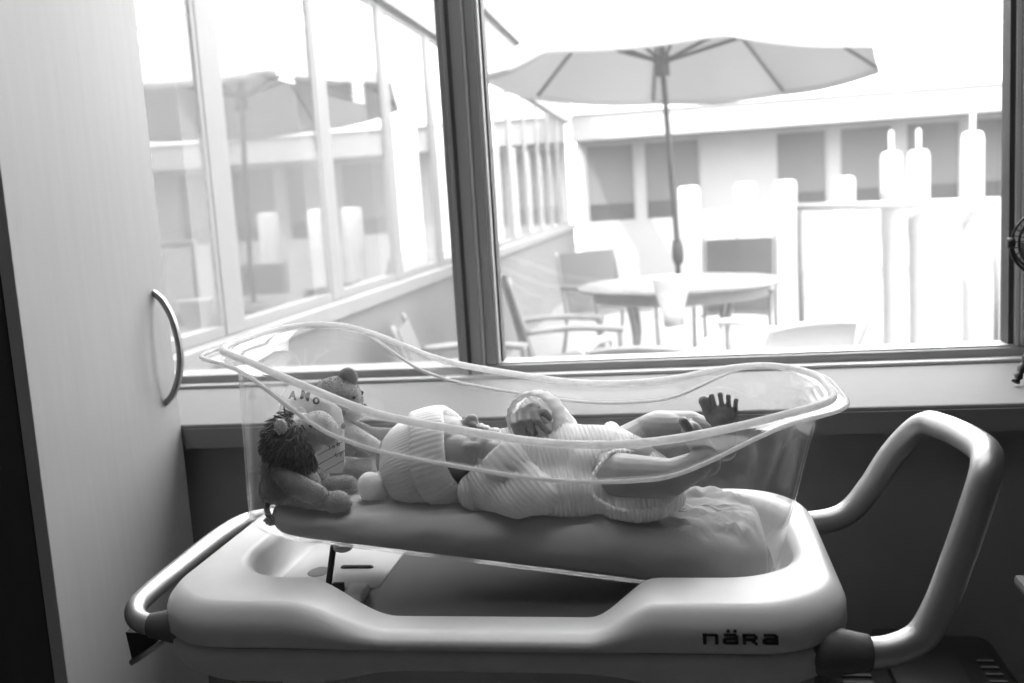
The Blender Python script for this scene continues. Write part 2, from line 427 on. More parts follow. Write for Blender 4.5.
# handles
def handle(name, pts, r, ends):
    h = obj(name, tube(catmull(pts, 10), r, 20), M['alu'], ct)
    for p, q in ends:
        p, q = Vector(p), Vector(q); d = (q - p)
        pts2 = [p + d * t for t in (0, .12, .3, .55, .8, .97, 1)]
        obj('handle_socket', tube(pts2, [r * 1.12, r * 1.5, r * 1.62, r * 1.45, r * 1.25, r * 1.16, r * 1.02], 20), M['grey_plastic'], h)
    return h
handle('raised_handle', [(.13, .965, .741), (.17, .967, .739), (.198, .97, .741), (.225, .974, .754), (.243, .978, .783), (.259, .981, .825), (.276, .983, .876), (.289, .99, .914), (.297, 1.02, .925), (.302, 1.08, .921), (.304, 1.15, .914), (.303, 1.215, .906), (.298, 1.25, .901), (.285, 1.272, .886), (.262, 1.285, .853), (.238, 1.29, .812), (.215, 1.29, .782), (.19, 1.288, .768), (.15, 1.285, .763)], .0155,
       [((.118, .963, .743), (.176, .967, .739))])
handle('low_handle', [(-.555, .975, .757), (-.585, .975, .757), (-.609, .982, .760), (-.622, 1.0, .766), (-.624, 1.03, .770), (-.622, 1.1, .774), (-.62, 1.2, .777), (-.612, 1.26, .778), (-.59, 1.285, .779), (-.55, 1.29, .779)], .0118,
       [((-.548, .975, .757), (-.592, .976, .757))])
# hook plate under the low handle, base with four legs on castors
hk = bmesh.new()
A = [(-.632, .99, .742), (-.578, .99, .738), (-.628, .99, .708)]
for dy in (0, .035): pass
v0 = [hk.verts.new(p) for p in A]; v1 = [hk.verts.new((x, y + .035, z)) for x, y, z in A]
hk.faces.new(v0[::-1]); hk.faces.new(v1)
for i in range(3): hk.faces.new((v0[i], v0[(i + 1) % 3], v1[(i + 1) % 3], v1[i]))
hkp = obj('hook_plate', hk, M['black_plastic'], ct, False)
obj('edge_strip', tube([(-.628, .988, .706), (-.578, .988, .737)], .0035, 8), M['steel'], hkp)
for lx in (-.46, .04):
    cb = B(lx - .03, lx + .03, 1.07, 1.2, .12, .702, .012)
    obj('leg', cb, M['plastic_low'], ct, True, 40)
bs = B(-.54, -.40, .95, 1.32, .07, .125, .015); box(bs, -.03, .11, .95, 1.32, .07, .125, .015); box(bs, -.42, -.01, 1.10, 1.17, .075, .12, .01)
obj('base_frame', bs, M['plastic_low'], ct, True, 40)
for cx in (-.5, .07):
    for cy in (.98, 1.29):
        c = bmesh.new(); t = lathe([(.028, -.014), (.035, -.01), (.035, .01), (.028, .014)], 24)
        merge(c, t, Matrix.Translation((cx, cy, .035)) @ Matrix.Rotation(PI / 2, 4, 'Y')); box(c, cx - .018, cx - .0145, cy - .012, cy + .012, .03, .07); box(c, cx + .0145, cx + .018, cy - .012, cy + .012, .03, .07)
        obj('castor', c, M['grey_plastic'], ct, True, 40)
# worn printed emblem on the front, and the two dots over its a
lg = bmesh.new(); fy = .9243
def stroke(x0, z0, x1, z1, w_):
    d = Vector((x1 - x0, 0, z1 - z0)); n_ = Vector((-d.z, 0, d.x)).normalized() * w_ / 2
    vs = [lg.verts.new(Vector((x, y, z)) + n_ * sg) for y in (fy, fy + .0018) for x, z, sg in ((x0, z0, 1), (x1, z1, 1), (x1, z1, -1), (x0, z0, -1))]
    for q in ((0, 1, 2, 3), (7, 6, 5, 4), (0, 4, 5, 1), (1, 5, 6, 2), (2, 6, 7, 3), (3, 7, 4, 0)): lg.faces.new([vs[i] for i in q])
LX, LZ, LH, LW = .0135, .7660, .0108, .0150
GL = {'n': [(.12, 0, .12, 1), (.0, .86, .85, .86), (.88, 0, .88, .82), (.80, .90, .92, .78)],
      'a': [(.08, .88, .88, .88), (.88, 0, .88, .84), (.14, .12, .98, .12), (.12, .08, .12, .5), (.14, .50, .8, .50)],
      'R': [(.12, 0, .12, 1), (.0, .88, .82, .88), (.84, .5, .84, .84), (.12, .46, .84, .46), (.5, .46, .92, 0)]}
for k_, ch in enumerate('naRa'):
    for x0, z0, x1, z1 in GL[ch]:
        vert = abs(x1 - x0) < abs(z1 - z0) * .5
        stroke(LX + k_ * .0187 + x0 * LW, LZ + k_ * .00005 + z0 * LH, LX + k_ * .0187 + x1 * LW, LZ + z1 * LH, .0033 if vert else .0025)
for dx in (.004, .0105): stroke(LX + .0187 + dx, LZ + .0136, LX + .0187 + dx + .003, LZ + .0136, .0026)
obj('emblem', lg, M['ink'], ct, False)

# ------------------------------------------------------------------ clear tub
CREST = [(-.60, 1.040), (-.58, 1.043), (-.53, 1.050), (-.481, 1.049), (-.44, 1.036), (-.402, 1.020), (-.358, 1.0), (-.33, .987), (-.28, .975), (-.234, .966), (-.187, .957), (-.143, .949), (-.083, .945), (-.008, .949), (.042, .959), (.091, .966), (.123, .970), (.16, .968), (.2, .962)]
def zbot(x): return .771 - .131 * (x + .05)
BOT = (-.516, .097, 1.048, 1.275); CR = (-.512, .146, 1.012, 1.330); CRO = (-.536, .169, 1.006, 1.338); LIP = (-.556, .182, .979, 1.366)
def lerp4(a, b, t): return [u + (v - u) * t for u, v in zip(a, b)]
def tring(t, rad, ins=0.):
    R_ = lerp4(BOT, CR, t); return rrect(R_[0] + ins, R_[1] - ins, R_[2] + ins, R_[3] - ins, rad)
tub = tag(empty('bassinet_tub', (-.2, 1.155, .77)), 'clear acrylic bassinet tub with flared wavy rim standing tilted in the cream cart', 'bassinet tub')
def zc(x): return smooth_interp(CREST, x)
rings = []
for ins, dz in ((.03, 0), (.016, .0025), (.006, .009), (.001, .02)):
    rings.append([(x, y, zbot(x) + dz) for x, y in tring(0, .055, ins)])
for k in range(1, 9):
    t = k / 8
    rr = []
    for x, y in tring(t, .06 + .05 * t):
        lo_ = zbot(x) + .02; hi_ = zc(x) - .030
        rr.append((x, y, lo_ + (hi_ - lo_) * t))
    rings.append(rr)
def cring(t, dz):
    R_ = lerp4(CR, CRO, t); return [(x, y, zc(x) + dz) for x, y in rrect(*R_, .115 + .020 * t)]
for t, dz in ((.10, -.021), (.30, -.012), (.58, -.0045), (.85, -.0008), (1, 0)): rings.append(cring(t, dz))
wallo = obj('tub_wall', loft(rings, True, True, False), M['acrylic'], tub)
sd = wallo.modifiers.new('thickness', 'SOLIDIFY'); sd.thickness = .0028; sd.offset = -1
def droop(x): return .003 + .030 * sstep(-.47, -.36, x) * (1 - sstep(-.03, .12, x))
def fl(t):
    R_ = lerp4(CRO, LIP, t)
    return [(x, y, zc(x) - droop(x) * t ** 1.5) for x, y in rrect(*R_, .135 + .012 * t)]
fr_ = [fl(k / 6) for k in range(7)]
flo = obj('flange', loft(fr_), M['acrylic_flange'], tub)
sd = flo.modifiers.new('thickness', 'SOLIDIFY'); sd.thickness = .0025; sd.offset = -1
obj('rim_crest', tube(fl(.06), .0046, 10, closed=True), M['acrylic_lip'], tub)  # roll whitened to carry the window highlight along the bend
obj('rim_lip', tube(fl(1), .0024, 10, closed=True), M['acrylic_lip'], tub)

# ------------------------------------------------------------------ mattress
def mtop(x): return .838 - .070 * (x + .19)
def fold(x, y):
    v = Vector((x * 9 + y * 16, (y * 34 - x * 15), 1.7)); n1 = noise.noise(v)
    r1 = (1 - abs(n1) * 2.2); r1 = max(0, r1) ** 2
    v2 = Vector((x * 20 - y * 6, y * 45 + x * 22, 5.1)); r2 = max(0, 1 - abs(noise.noise(v2)) * 2.5) ** 2
    a = .25 + .75 * sstep(-.30, -.02, x)
    ridge = 0
    for (ax_, ay_), (bx_, by_), w_, h_ in (((-.13, 1.05), (.045, 1.245), .007, .0055), ((-.03, 1.05), (.09, 1.17), .006, .004), ((.03, 1.05), (.08, 1.12), .005, .0045), ((-.33, 1.05), (-.20, 1.09), .008, .003)):
        dx, dy = bx_ - ax_, by_ - ay_; q = max(0, min(1, ((x - ax_) * dx + (y - ay_) * dy) / (dx * dx + dy * dy)))
        ds = math.hypot(x - ax_ - dx * q, y - ay_ - dy * q) + .003 * noise.noise(Vector((x * 30, y * 30, 8)))
        ridge += h_ * math.exp(-(ds / w_) ** 2)
    return ridge + .0075 * a * r1 + .0035 * (.3 + .7 * a) * r2 + .003 * noise.noise(Vector((x * 14, y * 14, 3)))
MX = (-.490, .092, 1.056, 1.262)
rings = []
prof = [(.02, 0), (.008, .04), (.001, .16), (0, .34), (0, .55), (.001, .72), (.005, .85), (.012, .94), (.022, .985)]
prof += [(.022 + .004 + k * .009, 1.0 + .004 * k) for k in range(9)]
for k, (ins, t) in enumerate(prof):
    rr = []
    for x, y in rrect(MX[0] + ins, MX[1] - ins, MX[2] + ins, MX[3] - ins, max(.012, .055 - ins * .3), 110, 40, 12):
        zb = zbot(x) + .0035; zt = mtop(x)
        z = zb + (zt - zb) * t
        f = fold(x, y)
        if t >= .9: z += f * (1 if t < 1.02 else 1)
        else:
            s_ = math.sin(PI * min(t, 1)) if t > 0 else 0
            nd = Vector((0, -1 if y < 1.1 else (1 if y > 1.22 else 0), 0))
            y += nd.y * .0045 * s_ * (noise.noise(Vector((x * 12 + z * 30, z * 55 - x * 12, 2))) + .5 * max(0, 1 - abs(noise.noise(Vector((x * 9 - z * 22, z * 40 + x * 14, 9)))) * 3))
            if x > 0: y += nd.y * .005 * s_ * max(0, 1 - abs(noise.noise(Vector((x * 30 + z * 40, z * 20 - x * 25, 7)))) * 3) * sstep(0, .09, x)
        rr.append((x, y, z))
    rings.append(rr)
bm = loft(rings, True, True, False)
# close the top with a gridded centre
top = [v for v in bm.verts]; n = len(rings[0]); last = top[-n:]
bm.faces.new(last)
ft = bm.faces[:][-1] if False else [f for f in bm.faces if len(f.verts) > 10 and f.calc_center_median().z > .8]
obj('mattress', bm, M['linen']); mo = bpy.data.objects['mattress']
tag(mo, 'grey fabric covered mattress with creases lying in the clear tub', 'mattress')

# ------------------------------------------------------------------ the baby
person = tag(empty('person', (-.15, 1.155, .84)), 'newborn baby on its back in white ribbed knit hat and romper, bare legs raised', 'person')
def msurf(x, y): return mtop(x) + .0025 + fold(x, y)
def settle(bm_, gap=.0008):
    for v in bm_.verts:
        zm = msurf(v.co.x, v.co.y) + gap
        if v.co.z < zm: v.co.z = zm
def finger(bm, pts, rs): chain(bm, pts, rs, 10)
b = bmesh.new()
ell(b, (-.310, 1.155, .893), (.062, .049, .050))
ell(b, (-.268, 1.152, .902), (.046, .043, .038))
ell(b, (-.262, 1.122, .908), (.024, .020, .023)); ell(b, (-.262, 1.182, .908), (.024, .020, .023))
ell(b, (-.243, 1.150, .912), (.026, .026, .019))
ell(b, (-.2475, 1.150, .9425), (.0080, .0075, .0075)); cap(b, (-.268, 1.151, .936), (-.250, 1.150, .940), .005, .006)
ell(b, (-.2455, 1.1425, .9385), (.0048, .0042, .004)); ell(b, (-.2455, 1.1575, .9385), (.0048, .0042, .004))
ell(b, (-.2372, 1.150, .9340), (.0045, .0115, .0042)); ell(b, (-.2305, 1.150, .9315), (.0045, .010, .0042))
ell(b, (-.221, 1.150, .9235), (.011, .013, .009))
ell(b, (-.277, 1.133, .932), (.009, .012, .006)); ell(b, (-.277, 1.169, .932), (.009, .012, .006))
ell(b, (-.284, 1.151, .9160), (.040, .041, .0320))
chain(b, [(-.265, 1.155, .885), (-.2, 1.155, .882), (-.07, 1.15, .876)], [.03, .040, .046], 20)
# near arm: shoulder, elbow on the mattress, hand at the chin
chain(b, [(-.215, 1.115, .876), (-.170, 1.085, .868), (-.203, 1.092, .906), (-.214, 1.098, .918)], [.022, .019, .0145, .0115])
ell(b, (-.224, 1.103, .920), (.015, .011, .013), (0, -30, 0))
for k, (dy, dl) in enumerate(((-.009, .0), (-.003, .003), (.003, .003), (.009, .0))):
    finger(b, [(-.231, 1.104 + dy, .924 - k * .001), (-.243 - dl, 1.108 + dy, .923 - k * .001), (-.247 - dl, 1.114 + dy * .9, .915)], [.0050, .0046, .0040])
finger(b, [(-.222, 1.105, .929), (-.230, 1.110, .934), (-.237, 1.116, .934)], [.005, .0048, .004])
# far arm raised, the fist hanging out of its cuff towards the viewer
chain(b, [(-.205, 1.195, .892), (-.160, 1.222, .915), (-.172, 1.175, .943), (-.176, 1.158, .947)], [.022, .018, .0145, .012])
ell(b, (-.179, 1.149, .946), (.0165, .012, .011), (12, 0, 0))
FN = [(-.1955, .9470, .0310), (-.1863, .9500, .0320), (-.1771, .951, .0315), (-.1682, .950, .027)]
for i, (fx_, z_, ln) in enumerate(FN):
    t_ = (0.004, 0.003, 0.004, .007)[i]
    finger(b, [(fx_, 1.142, z_), (fx_ + t_ * .6, 1.128, z_ - .006), (fx_ + t_ * 1.6, 1.128, z_ - ln * .55), (fx_ + t_ * 2.4, 1.138, z_ - ln * .86)], [.0044, .0043, .0041, .0037])
finger(b, [(-.166, 1.15, .950), (-.157, 1.141, .951), (-.151, 1.138, .945)], [.0050, .0046, .0038])
# near leg
chain(b, [(-.085, 1.115, .880), (-.060, 1.092, .884), (-.012, 1.078, .888), (.012, 1.086, .897), (.024, 1.094, .903)], [.030, .0275, .0210, .0165, .0140], 20)
ell(b, (.030, 1.100, .897), (.0135, .014, .0135))
chain(b, [(.030, 1.100, .898), (.019, 1.102, .922), (.012, 1.103, .934)], [.0125, .0130, .0115])
for k in range(5):
    y_ = 1.094 + k * .0066; r_ = .0058 if k == 0 else .0037
    finger(b, [(.012 + k * .001, y_, .934), (.0035 + k * .0022, y_ - .002, .9475 - k * .0014)], [r_ * .95, r_])
# far leg: knee up, shin level, sole towards the viewer
chain(b, [(-.075, 1.185, .885), (-.050, 1.195, .895), (-.024, 1.203, .906), (.010, 1.205, .910), (.040, 1.196, .905)], [.032, .0315, .0305, .0245, .0175], 20)
ell(b, (-.022, 1.196, .905), (.042, .030, .0315), (0, 4, 0)); ell(b, (.052, 1.184, .893), (.0145, .015, .016))
chain(b, [(.052, 1.182, .894), (.049, 1.178, .918), (.047, 1.176, .930)], [.0135, .0125, .012])
ell(b, (.0480, 1.176, .934), (.0195, .0085, .0135)); ell(b, (.0505, 1.178, .902), (.0155, .011, .017)); ell(b, (.051, 1.177, .912), (.0150, .0095, .016))
TO = [(.0330, .939, .0282, .9540, .0065), (.0410, .944, .0376, .9595, .0034), (.0493, .945, .0475, .9610, .0034), (.0572, .943, .0570, .9588, .0032), (.0643, .939, .0656, .9535, .0031)]
for x0, z0, x1, z1, r_ in TO:
    finger(b, [(x0, 1.176, z0), ((x0 + x1) / 2, 1.174, (z0 + z1) / 2), (x1, 1.171, z1)], [r_ * 1.05, r_ * .92, r_])
fused('body', b, M['skin'], person, .0012, 5, lambda q: settle(q))
# hat: ribbed crown, folded brim, knot
ax = Vector((.955, .02, .30)).normalized(); e1 = Vector((0, 1, 0)); e2 = ax.cross(e1).normalized(); hc = Vector((-.318, 1.155, .8875))
def hat(prof, name, parent, nrib, amp, thick):
    seg = nrib * 6; rings = []
    for s_, r_ in prof:
        ring = []
        for k in range(seg):
            a = 2 * PI * k / seg
            rr = r_ * (1 + .05 * math.cos(2 * a)) + amp * math.cos(nrib * a) * min(1, r_ / .03) + .0012 * noise.noise(Vector((math.cos(a) * 3, math.sin(a) * 3, s_ * 60)))
            p = hc + ax * (s_ + .004 * math.sin(3 * a + 1) * (1 if thick else .3)) + (e1 * math.cos(a) + e2 * math.sin(a)) * rr
            zmin = msurf(p.x, p.y) + .001
            if p.z < zmin: p.z = zmin
            ring.append(p)
        rings.append(ring)
    return obj(name, loft(rings, True, False, False), M['knit_hat'], parent)
crown = [(-.0485, .004)] + [(-.050 * math.cos(t) + .002, .0585 * math.sin(t)) for t in [PI / 2 * k / 14 for k in range(2, 15)]] + [(.012, .0592), (.03, .058), (.044, .056)]
ht = hat(crown, 'hat', person, 84, .0010, 0)
br = [(.036, .0500), (.049, .0520), (.0545, .0560), (.053, .0610), (.047, .0637), (.040, .0650), (.030, .0662), (.022, .0668), (.015, .0664), (.012, .0630), (.014, .0585)]
hat(br, 'brim', ht, 62, .0011, 1)
b = bmesh.new(); ell(b, (-.370, 1.116, .872), (.0160, .015, .0180)); ell(b, (-.361, 1.122, .868), (.014, .012, .0165)); ell(b, (-.376, 1.124, .862), (.010, .012, .012)); cap(b, (-.365, 1.12, .87), (-.345, 1.14, .885), .010, .016)
fused('knot', b, M['knit_hat'], ht, .002, 4, settle)
# romper
b = bmesh.new()
chain(b, [(-.212, 1.155, .884), (-.14, 1.155, .881), (-.085, 1.153, .877)], [.047, .053, .052], 24)
ell(b, (-.235, 1.105, .868), (.026, .024, .025))
ell(b, (-.062, 1.150, .868), (.052, .060, .040)); ell(b, (-.052, 1.112, .857), (.056, .047, .028)); ell(b, (-.020, 1.120, .853), (.024, .035, .019))
ell(b, (-.055, 1.185, .860), (.045, .035, .03)); ell(b, (-.083, 1.185, .912), (.014, .02, .016)); ell(b, (-.125, 1.108, .866), (.075, .037, .031)); ell(b, (-.108, 1.125, .885), (.03, .034, .034))
def crumple(bm_, amp=1.):
    bm_.normal_update()
    for v in bm_.verts:
        c = v.co; k = noise.noise(Vector((c.x * 40, c.y * 30, c.z * 30))) * .0022 * amp + noise.noise(Vector((c.x * 90, c.y * 60, c.z * 60))) * .0009 * amp
        c2 = c + v.normal * k
        zm = msurf(c.x, c.y) + .0005
        if c2.z < zm: c2.z = zm
        v.co = c2
rp = fused('romper', b, M['knit'], person, .0018, 6, crumple)
# leg opening band
lo_pts = [(-.088, 1.078, .906), (-.098, 1.066, .893), (-.100, 1.060, .880), (-.090, 1.060, .867), (-.070, 1.062, .857), (-.045, 1.066, .855), (-.020, 1.072, .859), (-.005, 1.090, .865), (-.012, 1.11, .866), (-.045, 1.125, .90), (-.075, 1.105, .912)]
obj('leg_band', tube(catmull(lo_pts, 6, True), .0023, 10, closed=True), M['knit'], rp)
b = bmesh.new(); chain(b, [(-.228, 1.106, .872), (-.180, 1.078, .870), (-.164, 1.082, .874)], [.027, .0275, .025], 20); chain(b, [(-.166, 1.080, .872), (-.196, 1.089, .902)], [.027, .0205], 20)
ell(b, (-.195, 1.085, .872), (.03, .022, .026))
sv = fused('sleeve', b, M['knit_sleeve'], rp, .0018, 5, lambda q: crumple(q, 2.4))
def cuff(pts, r, name, parent, m, inner=.86):
    rings = []
    P = [Vector(p) for p in pts]
    d = (P[-1] - P[0]).normalized(); u = d.orthogonal().normalized(); v_ = d.cross(u); n_ = 96
    prof_ = [(0, r * .85), (0, r), (.25, r * 1.10), (.6, r * 1.12), (.9, r * 1.08), (1, r * .99), (.985, r * inner), (.8, r * (inner - .08))]
    Lc = (P[-1] - P[0]).length
    for t, rr in prof_:
        rings.append([P[0] + d * Lc * t + (u * math.cos(2 * PI * k / n_) + v_ * math.sin(2 * PI * k / n_)) * (rr + .0008 * math.cos(16 * 2 * PI * k / n_)) for k in range(n_)])
    return obj(name, loft(rings), M['knit_thin'], parent)
cuff([(-.186, 1.085, .893), (-.2095, 1.0935, .918)], .0215, 'cuff', sv, M['knit_hat'])
b = bmesh.new(); chain(b, [(-.20, 1.19, .892), (-.158, 1.222, .912), (-.170, 1.182, .941)], [.03, .029, .0255], 20); ell(b, (-.160, 1.205, .93), (.024, .024, .024))
sv2 = fused('sleeve', b, M['knit_sleeve'], rp, .0018, 5, lambda q: crumple(q, 2.4))
cuff([(-.166, 1.188, .936), (-.1755, 1.143, .9430)], .0300, 'cuff', sv2, M['knit_hat'], .95)

# ------------------------------------------------------------------ plush toys
lion = tag(empty('plush_lion', (-.468, 1.115, .855)), 'plush lion with shaggy dark mane seen from behind at the tub head', 'plush toy')
def plush(name, bm, m, parent, nf=2500, ln=.0028, vox=.0022, it=5):
    return fused(name, bm, m, parent, vox, it, lambda q: (settle(q), fuzz(q, nf, ln)))
b = bmesh.new(); ell(b, (-.466, 1.106, .874), (.038, .032, .032)); ell(b, (-.472, 1.110, .897), (.031, .029, .026)); ell(b, (-.458, 1.108, .862), (.036, .032, .018))
lb = plush('torso', b, M['plush'], lion, 3500)
b = bmesh.new(); chain(b, [(-.466, 1.082, .900), (-.446, 1.074, .886), (-.419, 1.070, .876)], [.0125, .0145, .0125]); plush('arm', b, M['plush'], lion, 1200)
b = bmesh.new(); chain(b, [(-.460, 1.145, .885), (-.446, 1.143, .873)], [.012, .0125]); plush('arm', b, M['plush'], lion, 600)
b = bmesh.new(); chain(b, [(-.440, 1.088, .864), (-.415, 1.080, .862), (-.398, 1.077, .863)], [.0150, .0150, .0160]); plush('leg', b, M['plush'], lion, 1200)
b = bmesh.new(); chain(b, [(-.445, 1.14, .862), (-.412, 1.15, .862)], [.015, .0155]); plush('leg', b, M['plush'], lion, 600)
b = bmesh.new(); ell(b, (-.451, 1.112, .937), (.029, .027, .028)); ell(b, (-.427, 1.110, .948), (.021, .0215, .0195)); ell(b, (-.412, 1.108, .941), (.0130, .0155, .0155))
hd = plush('head', b, M['plush_pale'], lion, 3000)
obj('nose', E((-.3985, 1.120, .946), (.003, .004, .004)), M['plush'], hd)
obj('eye', E((-.4265, 1.0875, .955), .0025), M['bead'], hd); obj('eye', E((-.4195, 1.127, .953), .0027), M['bead'], hd)
for y_ in (1.0795, 1.143):
    b = bmesh.new(); ell(b, (-.459, y_ - .003, .957), (.0080, .0055, .0105)); plush('ear', b, M['plush_pale'], hd, 300, .002)
# mane: shaggy locks round the head
b = bmesh.new(); ell(b, (-.458, 1.111, .934), (.0275, .0285, .029))
mc = Vector((-.453, 1.111, .933)); fdir = Vector((1, .50, .32)).normalized(); eyep = Vector((-.4265, 1.0875, .955))
k = 0
while k < 1900:
    d = Vector((random.gauss(0, 1), random.gauss(0, 1), random.gauss(0, 1))).normalized()
    if d.dot(fdir) > .42: continue
    k += 1
    if (mc + d * .030 - eyep).length < .013 or d.z > .8 and d.x > .1: continue
    p0 = mc + Vector((d.x * .030, d.y * .030, d.z * .0305)) - fdir * .004
    flow = (d * .55 - fdir * .35 + Vector((0, 0, -.75)) + Vector((random.gauss(0, .3), random.gauss(0, .3), random.gauss(0, .3)))).normalized()
    L_ = random.uniform(.010, .019)
    tube([p0 - d * .003, p0 + flow * L_ * .35 + d * .003, p0 + flow * L_ * .75 + d * .0015, p0 + flow * L_], [.0014, .0013, .0008, .0002], 4, b)
obj('mane', b, M['mane'], hd)
b = tube(catmull([(-.492, 1.100, .866), (-.490, 1.084, .857), (-.483, 1.074, .849)], 5), .0035, 8)
tl = obj('tail', b, M['plush'], lion)
b = bmesh.new()
for k in range(150):
    d = Vector((random.gauss(-.2, .5), random.gauss(-.3, .25), random.gauss(-.55, .5))).normalized()
    c0 = Vector((-.481, 1.073, .847)); L_ = random.uniform(.005, .0095)
    tube([c0, c0 + d * L_ * .5 + Vector((0, 0, .001)), c0 + d * L_], [.0018, .0014, .0003], 4, b)
obj('tail_tuft', b, M['mane'], tl)

bear = tag(empty('teddy_bear', (-.445, 1.225, .86)), 'brown teddy bear behind the white card, leaning on the far tub wall', 'plush toy')
b = bmesh.new(); ell(b, (-.452, 1.232, .900), (.030, .029, .037)); plush('torso', b, M['bear'], bear, 1800)
b = bmesh.new(); ell(b, (-.442, 1.222, .957), (.035, .033, .032)); plush_head = plush('head', b, M['bear'], bear, 2600)
b = bmesh.new(); ell(b, (-.420, 1.215, .944), (.0175, .0165, .0140)); plush('muzzle', b, M['plush_pale'], plush_head, 700, .002)
obj('nose', E((-.4035, 1.222, .949), (.003, .004, .003)), M['bead'], plush_head)
obj('eye', E((-.4105, 1.203, .964), .0025), M['bead'], plush_head); obj('eye', E((-.4105, 1.235, .964), .0025), M['bead'], plush_head)
for p in ((-.424, 1.226, .9865), (-.446, 1.255, .972)):
    b = bmesh.new(); ell(b, p, (.0135, .009, .0135), (0, 20, 0)); plush('ear', b, M['bear'], plush_head, 400, .002)
b = bmesh.new(); chain(b, [(-.435, 1.205, .926), (-.41, 1.200, .912), (-.388, 1.197, .900)], [.013, .0125, .0115]); plush('arm', b, M['plush_pale'], bear, 900)
b = bmesh.new(); chain(b, [(-.44, 1.250, .918), (-.41, 1.252, .902), (-.375, 1.25, .90)], [.0125, .012, .012]); plush('arm', b, M['bear'], bear, 700)
b = bmesh.new(); chain(b, [(-.44, 1.205, .872), (-.415, 1.200, .871), (-.395, 1.195, .872)], [.015, .0145, .014]); plush('leg', b, M['plush_pale'], bear, 900)
b = bmesh.new(); chain(b, [(-.44, 1.245, .872), (-.39, 1.245, .872)], [.015, .0155]); plush('leg', b, M['bear'], bear, 700)

# ------------------------------------------------------------------ name card held behind the lion
cd = tag(empty('name_card', (-.455, 1.168, .868)), 'white card with handwriting and ruled lines between the plush lion and teddy', 'card')
OL = [(-.505, .874), (-.505, .958), (-.501, .974), (-.491, .985), (-.476, .990), (-.462, .986), (-.447, .977), (-.432, .966), (-.420, .954), (-.417, .940), (-.418, .900), (-.4195, .884), (-.424, .874)]
def cy(x, z): return 1.172 + (z - .874) * .10 - (x + .455) * .12
b = bmesh.new()
v0 = [b.verts.new((x, cy(x, z), z)) for x, z in OL]; v1 = [b.verts.new((x, cy(x, z) + .0018, z)) for x, z in OL]
b.faces.new(v0); b.faces.new(v1[::-1])
for i in range(len(OL)): j = (i + 1) % len(OL); b.faces.new((v0[i], v0[j], v1[j], v1[i]))
obj('card_sheet', b, M['card'], cd, False)
def cardtext(s_, x, z, size, ang, off=0., sx=1.):
    return text_mesh(s_, size, Matrix.Translation((x, cy(x, z) - .0008, z)) @ Matrix.Rotation(-.12, 4, 'Z') @ Matrix.Rotation(PI / 2 - .1, 4, 'X') @ Matrix.Rotation(math.radians(ang), 4, 'Z') @ Matrix.Diagonal((sx, 1, 1, 1)), .0003, off)
b = bmesh.new()
for s_, x, z, sz, a_ in (('A', -.4910, .9690, .0150, -10), ('M', -.4760, .9690, .0180, -16), ('o', -.4590, .9640, .0180, -22)): merge(b, cardtext(s_, x, z, sz, a_, .0005))
obj('heading', b, M['ink'], cd, False)
b = bmesh.new()
for s_, x, z, sz in (('lar', -.4425, .9155, .0085), ('7.8 lb', -.4385, .9030, .0080), ('6 pm', -.4300, .8945, .0078)): merge(b, cardtext(s_, x, z, sz, 24))
obj('handwriting', b, M['pen'], cd, False)
b = bmesh.new()
for z in (.921, .9085, .8965, .8845, .933):
    p = (-.455, z - .012); q = (-.4195, z + .006)
    tube([(p[0], cy(*p) - .0004, p[1]), (q[0], cy(*q) - .0004, q[1])], .00035, 4, b)
obj('ruled_lines', b, M['pen'], cd, False)

# ------------------------------------------------------------------ small fan on the sill
fan = tag(empty('desk_fan', (.585, 1.70, ZS)), 'small black fan on bendy tripod legs standing on the window sill', 'fan')
fc = Vector((.582, 1.69, 1.086)); FR = .047
def circ(c, r, y, n=48): return [(c.x + r * math.cos(2 * PI * k / n), y, c.z + r * math.sin(2 * PI * k / n)) for k in range(n)]
b = bmesh.new()
for y in (fc.y - .016, fc.y + .016): tube(circ(fc, FR, y), .0022, 8, b, True)
for r_ in (.038, .029, .020):
    tube(circ(fc, r_, fc.y - .019 - (FR - r_) * .12), .0009, 6, b, True)
for k in range(28):
    a = 2 * PI * k / 28; d = Vector((math.cos(a), 0, math.sin(a)))
    for sg in (-1, 1):
        q = Vector((0, sg, 0)); tube([fc + d * .012 + q * .023, fc + d * .035 + q * .0195, fc + d * FR + q * .015], .0009, 5, b)
obj('cage', b, M['black_plastic'], fan)
b = bmesh.new()
for k in range(4):
    a0 = k * PI / 2; rings = []
    for s_ in range(6):
        r_ = .008 + .034 * s_ / 5; rings.append([fc + Vector((math.cos(a0 + u) * r_, t + .008 * (u - .5) * 1.4, math.sin(a0 + u) * r_)) for u, t in ((0, -.0006), (.5, -.0006), (1.0, -.0006), (1.0, .0006), (.5, .0006), (0, .0006))])
    loft(rings, True, True, True, b)
obj('blade', b, M['grey_plastic'], fan)
b = bmesh.new(); t = lathe([(.006, -.026), (.013, -.022), (.014, .02), (.009, .028)], 24); merge(b, t, Matrix.Translation(fc) @ Matrix.Rotation(PI / 2, 4, 'X')); obj('hub', b, M['black_plastic'], fan)
b = tube([fc + Vector((-.055 * math.cos(a), 0, -.055 * math.sin(a))) for a in [PI * k / 24 - .0 for k in range(25)]], .0026, 8); obj('yoke', b, M['black_plastic'], fan)
b = bmesh.new(); t = lathe([(.006, -.006), (.0085, -.005), (.0085, .005), (.006, .006)], 20); merge(b, t, Matrix.Translation(fc + Vector((-.054, 0, 0))) @ Matrix.Rotation(PI / 2, 4, 'Y')); obj('knob', b, M['black_plastic'], fan)
b = tube([(.582, 1.69, 1.031), (.582, 1.69, .985)], .007, 12); obj('stem', b, M['black_plastic'], fan)
